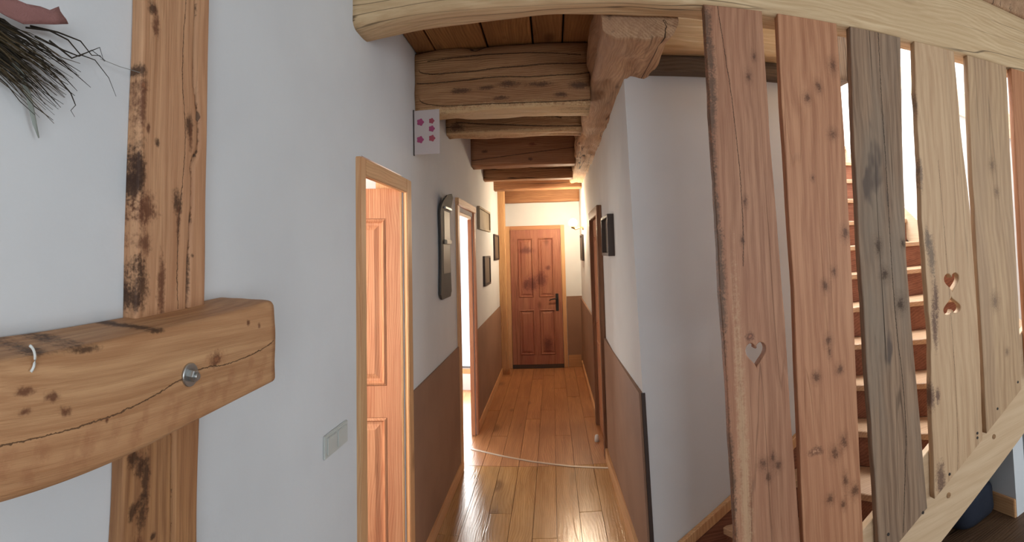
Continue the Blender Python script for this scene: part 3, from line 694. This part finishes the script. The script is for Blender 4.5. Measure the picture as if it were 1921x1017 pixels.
def picture(label, wall, y0, y1, z0, z1, fmat, pmat, depth=.025, fw=.022, group='pictures along the corridor', extra=None):
    x = XL if wall == 'L' else XR; s_ = 1 if wall == 'L' else -1
    r = thing('wall_picture', (x, (y0 + y1) / 2, z0), label, 'picture', group)
    def b(n_, a, c, d, e, dep0, dep1, mat):
        xa, xb = sorted((x + s_ * dep0, x + s_ * dep1)); return box(n_, (xa, a, d), (xb, c, e), mat, r, .002)
    b('frame_rail', y0, y1, z0, z0 + fw, 0, depth, fmat); b('frame_rail', y0, y1, z1 - fw, z1, 0, depth, fmat)
    b('frame_stile', y0, y0 + fw, z0 + fw, z1 - fw, 0, depth, fmat); b('frame_stile', y1 - fw, y1, z0 + fw, z1 - fw, 0, depth, fmat)
    b('print', y0 + fw, y1 - fw, z0 + fw, z1 - fw, 0, depth * .5, pmat)
    return r
GP = speckled('faded_print', srgb(176, 160, 132), srgb(150, 134, 108), 14, .7, 0); DP = speckled('dark_print', srgb(112, 94, 76), srgb(84, 70, 58), 18, .6, 0)
picture('beige picture above the others beyond the bright doorway', 'L', 5.42, 6.38, 1.955, 2.20, GP, GP, .03)
picture('small brown framed picture low beyond the bright doorway', 'L', 5.80, 6.35, 1.325, 1.665, DARKFR, DP)
picture('dark narrow picture farthest along the left wall', 'L', 6.88, 7.45, 1.60, 1.95, DARKFR, DP)
picture('dark framed picture jutting from right wall, nearest the hall', 'R', 3.46, 3.90, 1.655, 1.94, DARKFR, DP, .06)
picture('small dark picture on right wall by the red door', 'R', 7.0, 7.5, 1.56, 1.92, DARKFR, DP, .03)

# post at the far left of the corridor
fp = timber('corridor_post', (XL + .055, 7.62, FZ), (XL + .045, 7.62, 2.72), .11, .12, wood('corridor_post_pine', srgb(214, 164, 108), srgb(176, 122, 74), 'z', crack=.2, rough=.5), None, 81, .004, .1, .08, 10)
tag(fp, 'slim honey-coloured post left of the red door', 'post')

# wall lamp
lp = thing('wall_lamp', (XR, 7.0, 2.0), 'lit round wall lamp glowing at the end of the corridor', 'lamp')
BRASS = plain('lamp_brass', srgb(150, 116, 70), .35, .9)
cyl('wall_rose', (XR, 7.0, 2.02), (XR - .02, 7.0, 2.02), .05, .05, BRASS, lp, 24, [(0, .05), (.6, .05), (1, .035)])
bm = bmesh.new(); tube(bm, [(XR - .015, 7.0, 2.02), (XR - .06, 7.0, 2.0), (XR - .11, 7.0, 1.985), (XR - .14, 7.0, 2.005)], .008, 10)
link('arm', from_bm(bm), BRASS, lp, (XR, 7.0, 2.02), True)
cyl('cup', (XR - .14, 7.0, 2.0), (XR - .14, 7.0, 2.03), .02, .035, BRASS, lp)
sphere('globe', (XR - .14, 7.0, 2.075), .055, plain('lamp_glow', (1.0, .80, .55), .4, 0, 520), lp)

# floor strip and door stop
fs = prism('floor_strip', [(-.775, 4.70), (-.775, 4.73), (-.45, 4.57), (-.2, 4.46), (.1, 4.35), (.41, 4.265), (.41, 4.24), (.1, 4.325), (-.2, 4.435), (-.45, 4.545)], 'z', FZ + .0005, FZ + .005, plain('pale_strip', srgb(206, 192, 176), .35, .3), None, .001)
tag(fs, 'thin pale strip lying across the corridor floor', 'strip')
ds = cyl('door_stop', (XR - .075, 4.86, FZ), (XR - .075, 4.86, FZ + .06), .02, .02, WHITEP, None, 16, [(0, .022), (.7, .02), (.9, .017), (1, .010)])
tag(ds, 'small white door stop on the floor by the right-hand door', 'door stop')

# ------------------------------------------------------------------ stair behind the boards
st = thing('staircase', (1.4, 2.3, FZ), 'winding red-brown wooden stair climbing behind the slatted boards', 'staircase')
RIS = wood('riser_red', srgb(154, 96, 70), srgb(116, 66, 46), 'x', crack=0, rough=.5, knots=False)
TRD = wood('tread_pine', srgb(206, 166, 128), srgb(176, 134, 98), 'x', crack=0, rough=.35, kscale=3, spec=.5)
STR = wood('string_pine', srgb(224, 190, 150), srgb(208, 170, 128), 'x', crack=0, rough=.45, kscale=2.2, tint=srgb(214, 176, 134), bumps=.05, knots=False, ring=4)
STRY = wood('string_pine_side', srgb(222, 200, 170), srgb(206, 180, 146), 'y', crack=0, rough=.45, kscale=2.2, bumps=.15)
LN = [((.55, 2.66), (.80, 2.045)), ((.85, 2.66), (1.16, 2.045)), ((1.15, 2.66), (1.53, 2.045)), ((1.42, 2.66), (1.90, 2.045)), ((1.62, 2.66), (2.27, 2.045)),
      ((1.72, 2.80), (2.87, 2.075)), ((1.72, 3.02), (2.87, 2.55)), ((1.72, 3.24), (2.87, 2.95)), ((1.72, 3.42), (2.87, 3.25)), ((1.72, 3.62), (2.87, 3.53)),
      ((1.72, 3.80), (2.87, 3.77)), ((1.72, 4.0), (2.87, 4.0)), ((1.72, 4.22), (2.87, 4.22)), ((1.72, 4.44), (2.87, 4.44)), ((1.72, 4.66), (2.87, 4.66))]
for i, (a, b) in enumerate(LN):
    z = .035 + .2 * i
    a, b = Vector(a), Vector(b)
    n2 = Vector((-(b - a).y, (b - a).x)).normalized()
    if n2.dot(Vector((.5, .8))) < 0: n2 = -n2
    if i + 1 < len(LN):
        c, d = Vector(LN[i + 1][0]), Vector(LN[i + 1][1])
        poly = [a - n2 * .025, b - n2 * .025, b]
        if i == 4: poly.append(Vector((2.87, 2.045)))
        poly += [d, c]
        if i == 4: poly.append(Vector((1.69, 2.66)))
        poly.append(a)
        poly = [(p.x, p.y) for p in poly]
    else: poly = [(1.72, 4.635), (2.87, 4.635), (2.87, 5.55), (1.72, 5.55)]
    prism('tread', poly, 'z', z - .035, z, TRD, st, .004)
    zb = max(FZ, z - .2)
    e, f_ = a + n2 * .018, b + n2 * .018
    prism('riser', [(a.x, a.y), (b.x, b.y), (f_.x, f_.y), (e.x, e.y)], 'z', zb, z - .036, RIS, st, .001)
# strings: near one carries the boards, far one follows the white wall, one on the bright stairwell wall
NT_, NB_ = (lambda x: .613 + .55 * (x - 1.68)), (lambda x: .15 + .43 * (x - 1.747))
prism('string', [(.66, FZ), (1.28, FZ), (2.86, NB_(2.86)), (2.86, NT_(2.86)), (.66, NT_(.66))], 'y', 2.007, 2.045, STR, st, .003)
FT = lambda x: .20 + .61 * (x - .649)
prism('string', [(.47, FZ), (1.69, FZ), (1.69, FT(1.69) - .035), (.47, FT(.47) - .035)], 'y', 2.662, 2.688, RIS, st, .002)
prism('string_cap', [(.47, FT(.47) - .033), (1.69, FT(1.69) - .033), (1.69, FT(1.69) + .025), (.47, FT(.47) + .025)], 'y', 2.655, 2.688, PINE, st, .004)
RT = lambda y: 1.79 + .752 * (y - 3.34)
prism('string', [(2.08, RT(2.08) - .28), (2.08, RT(2.08)), (4.7, RT(4.7)), (4.7, RT(4.7) - .28)], 'x', 2.872, 2.898, STRY, st, .003)
hr = prism('sloping_board', [(2.1, 2.22), (2.1, 2.40), (3.9, 3.42), (3.9, 3.20)], 'x', 2.86, 2.898, STRY, None, .004)
tag(hr, 'pale sloping board high on the bright stairwell wall', 'board')

# ------------------------------------------------------------------ board screen: upright reclaimed planks under the beam
bs = thing('board_screen', (1.6, 1.985, FZ), 'screen of upright reclaimed boards with cut-out hearts along the stair', 'balustrade')
RD, RDD = srgb(192, 136, 100), srgb(154, 100, 70)
M_S1 = [(.821, 2.394, .0138, .023), (.85, 2.48, .0094, .0187), (.776, 1.871, .0109, .0196), (.756, 1.715, .0087, .0173), (.839, .833, .0098, .0264), (.796, .815, .0189, .0236), (.861, .797, .0167, .0215), (.816, .759, .0143, .0191),
        (.769, 1.325, .0176, .0176, srgb(96, 54, 38), srgb(168, 104, 74))]
E1 = [(.648 + .01 * math.sin(k), 2.6 - .13 * k, .022, .09, srgb(96, 70, 52)) for k in range(18)]
C1 = [(.696, 2.693), (.72, 2.483), (.743, 2.262), (.762, 1.867), (.754, 1.608)]
KR = srgb(104, 52, 38)
M_S2 = [(1.235, 2.482, .0226, .0327), (1.153, 2.378, .0171, .0244), (1.093, 2.321, .0168, .024), (1.214, 2.169, .0218, .0242), (1.097, 1.969, .0093, .014), (1.25, 1.722, .0215, .0311), (1.177, 1.554, .0141, .0212), (1.13, 1.498, .0187, .0257),
        (1.13, 1.259, .019, .0237), (1.132, 1.206, .0095, .0238), (1.178, 1.129, .0194, .0218), (1.06, 1.116, .0213, .0213), (1.179, .819, .0177, .0303), (1.13, .779, .0226, .0276), (1.175, .653, .0155, .031), (1.221, .594, .0263, .0263),
        (1.093, .597, .018, .0206), (1.157, .555, .0131, .021), (1.035, .812, .036, .019, srgb(110, 66, 46), srgb(196, 138, 100))]
C3 = [(1.504, 2.683), (1.499, 2.318), (1.501, 2.061), (1.498, 1.577), (1.502, 1.299), (1.523, .843), (1.506, .633), (1.468, .318)]
BK = srgb(104, 72, 58)
M_S4 = [(1.765, 1.365, .0191, .1094, BK), (1.746, 1.234, .0219, .1234, BK), (1.754, 1.582, .0244, .1083, srgb(120, 98, 80)), (1.694, .887, .0223, .0698, BK), (1.737, .884, .0169, .0395, BK), (1.722, .472, .0297, .0949, BK), (1.733, 1.665, .0188, .0673, srgb(120, 98, 80)),
        (1.72, 2.0, .012, .08, srgb(130, 104, 84)), (1.715, 2.35, .012, .06, srgb(130, 104, 84))]
C4 = [(1.845, 2.075), (1.863, 1.242), (1.864, .924), (1.828, .444)]
SW = [wood('board_brown_red', RD, RDD, 'z', tint=srgb(168, 106, 76), tint_amt=.5, knots=False, crack=.15, marks=E1 + [(.715, .75, .022, .75, srgb(206, 166, 124), None, .6)] + M_S1, lines=[(C1, .0022)], ring=8, rough=.6),
      wood('board_red', srgb(202, 140, 98), srgb(168, 106, 70), 'z', tint=srgb(184, 118, 82), tint_amt=.4, knots=False, crack=.05, marks=M_S2, ring=7, rough=.58),
      wood('board_grey', srgb(166, 132, 102), srgb(120, 90, 68), 'z', tint=srgb(138, 122, 104), tint_amt=.6, stain=srgb(92, 76, 66), stain_lo=.64, knots=False, crack=.8,
           marks=[(1.426, 1.652, .0175, .0399), (1.576, 1.656, .0129, .0207), (1.453, 1.518, .0227, .0302), (1.537, 1.369, .0258, .0388)], lines=[(C3, .003)], ring=9, rough=.8),
      wood('board_pale_bark', srgb(214, 176, 134), srgb(188, 146, 106), 'z', tint=srgb(196, 154, 114), tint_amt=.4, knots=False, crack=.12, marks=M_S4, lines=[(C4, .0016)], ring=7, rough=.65),
      wood('board_pale', srgb(202, 164, 122), srgb(172, 132, 94), 'z', tint=srgb(168, 134, 104), tint_amt=.45, knots=False, crack=.15, marks=[(2.213, 1.284, .0276, .043), (2.27, 2.066, .0217, .0311), (2.29, .983, .0159, .0223), (2.292, 1.911, .0187, .0249)], ring=8, rough=.65, markcol=srgb(128, 98, 74)),
      wood('board_orange', srgb(204, 138, 92), srgb(170, 104, 64), 'z', tint=srgb(186, 118, 76), kscale=3, crack=.1, ring=8, rough=.6)]
SB = lambda x: max(FZ, .409 + .476 * (x - 1.663) - .02)          # slanted lower ends
def heart(cx, cz, wd, ht, flip=1):
    pts = []
    for i in range(36):
        a = 2 * math.pi * i / 36
        x = 16 * math.sin(a) ** 3; y = 13 * math.cos(a) - 5 * math.cos(2 * a) - 2 * math.cos(3 * a) - math.cos(4 * a)
        pts.append((cx + x / 32 * wd, cz + flip * (y + 2.5) / 29 * ht))
    return pts
TOPZ = 2.682
slats = [  # (x left, x right) down the board, from the top
    ([(2.68, .640), (1.6, .650), (.5, .668), (-.05, .68)], [(2.68, .898), (2.1, .905), (1.4, .925), (.5, .940), (-.05, .945)], [heart(.79, 1.247, .088, .10)]),
    ([(2.68, .972), (2.3, .968), (1.5, .975), (.5, .957), (0, .955)], [(2.68, 1.268), (2.2, 1.275), (1.6, 1.272), (.5, 1.250), (0, 1.245)], []),
    ([(2.68, 1.341), (2.0, 1.322), (1.3, 1.325), (.3, 1.328)], [(2.68, 1.642), (2.2, 1.615), (1.6, 1.590), (1.1, 1.60), (.3, 1.628)], []),
    ([(2.68, 1.732), (2.2, 1.715), (1.7, 1.708), (1.2, 1.715), (.7, 1.685), (.4, 1.676)], [(2.68, 2.012), (2.3, 2.03), (1.8, 2.058), (1.0, 2.065), (.5, 2.03)], [heart(1.886, 1.432, .108, .098), heart(1.876, 1.315, .125, .09, -1)]),
    ([(2.68, 2.122), (2.0, 2.095), (1.3, 2.09), (.6, 2.075)], [(2.68, 2.462), (2.0, 2.44), (1.2, 2.425), (.6, 2.39)], []),
    ([(2.68, 2.512), (1.5, 2.49), (.7, 2.48)], [(2.68, 2.80), (.7, 2.78)], []),
]
for i, (le, ri, holes) in enumerate(slats):
    lft, rgt = [], []
    n_ = 60
    xb = (interp(le, .4), interp(ri, .4)); zl, zr = SB(xb[0]), SB(xb[1])
    rough_amp = (.006, .0025, .006, .010, .004, .003)[i]
    for k in range(n_ + 1):
        t_ = k / n_
        z = TOPZ + (zl - TOPZ) * t_; lft.append((interp(le, z) + rough_amp * (noise.noise((z * 3, i * 7.7, 0)) + .5 * noise.noise((z * 11, i * 7.7, 4))), z))
        z = TOPZ + (zr - TOPZ) * t_; rgt.append((interp(ri, z) + rough_amp * .6 * (noise.noise((z * 2.5, i * 3.3 + 50, 0)) + .4 * noise.noise((z * 9, i, 8))), z))
    out = lft + rgt[::-1]
    cu = bpy.data.curves.new('c', 'CURVE'); cu.dimensions = '2D'; cu.fill_mode = 'BOTH'; th = .0185; cu.extrude = th - .004; cu.bevel_depth = .004; cu.bevel_resolution = 2; cu.offset = -.004
    for poly in [out] + holes:
        spn = cu.splines.new('POLY'); spn.points.add(len(poly) - 1); spn.use_cyclic_u = True
        for p, (x, z) in zip(spn.points, poly): p.co = (x, z, 0, 1)
    tmp = bpy.data.objects.new('c', cu); COL.objects.link(tmp)
    dg = bpy.context.evaluated_depsgraph_get(); dg.update()
    me = bpy.data.meshes.new_from_object(tmp.evaluated_get(dg)); bpy.data.objects.remove(tmp); bpy.data.curves.remove(cu)
    yc = 1.986
    me.transform(Matrix(((1, 0, 0, 0), (0, 0, -1, yc), (0, 1, 0, 0), (0, 0, 0, 1))))
    me.materials.clear()
    sl = link('board', me, SW[i], bs, ((xb[0] + xb[1]) / 2, yc, (zl + zr) / 2))
    sl['label'] = ['brown-red board with a heart cut-out', 'red board full of dark knots', 'weathered grey board with long cracks', 'pale board with bark edge and two hearts tip to tip', 'pale plain board', 'orange board at the right edge'][i]
    bs_y = yc - .0185
    for x, z in [[], [], [(1.593, .362), (1.383, .345)], [(2.0, .612), (1.998, .588), (1.781, .477)], [(2.368, .786), (2.174, .69)], [(2.6, .92)]][i]:
        cyl('nail', (x, bs_y + .003, z), (x, bs_y - .0025, z), .008, .007, NAIL, sl, 10)
for x, z in ((2.171, .527), (1.80, .352), (2.60, .735)):
    cyl('wood_plug', (x, 2.012, z), (x, 2.0035, z), .014, .0135, wood('plug', srgb(170, 126, 82), srgb(140, 100, 64), 'y', knots=False, crack=0), st, 16)

# ------------------------------------------------------------------ dark bag under the stair
bag = thing('duffel_bag', (2.20, 2.36, FZ), 'dark navy bag on the floor under the stair', 'bag')
NAVY = speckled('navy_fabric', srgb(34, 40, 56), srgb(24, 28, 40), 90, .85, .4)
bm = bmesh.new(); bmesh.ops.create_cube(bm, size=1); bmesh.ops.subdivide_edges(bm, edges=bm.edges, cuts=9, use_grid_fill=True)
for v in bm.verts:
    c = v.co * 2; q = Vector((abs(c.x) ** 4 + abs(c.y) ** 4 + abs(c.z) ** 4, 0, 0)).x ** .25 or 1
    p = c / q * max(abs(c.x), abs(c.y), abs(c.z))
    p = Vector((p.x * .165, p.y * .19, p.z * .115 + .115))
    p += Vector((noise.noise(p * 9), noise.noise(p * 9 + Vector((5, 0, 0))), noise.noise(p * 9 + Vector((0, 7, 0))) * (p.z > .03))) * .012
    v.co = p + Vector((2.20, 2.36, FZ + .002))
link('body', from_bm(bm), NAVY, bag, (2.20, 2.36, FZ), True)
for dy in (-.07, .07):
    bm = bmesh.new(); tube(bm, [(2.20 + .10 * math.cos(a), 2.36 + dy + .02 * math.sin(a), FZ + .205 + .07 * math.sin(a)) for a in [math.pi * i / 10 for i in range(11)]], .009, 8)
    link('strap', from_bm(bm), NAVY, bag, (2.2, 2.36 + dy, FZ + .2), True)
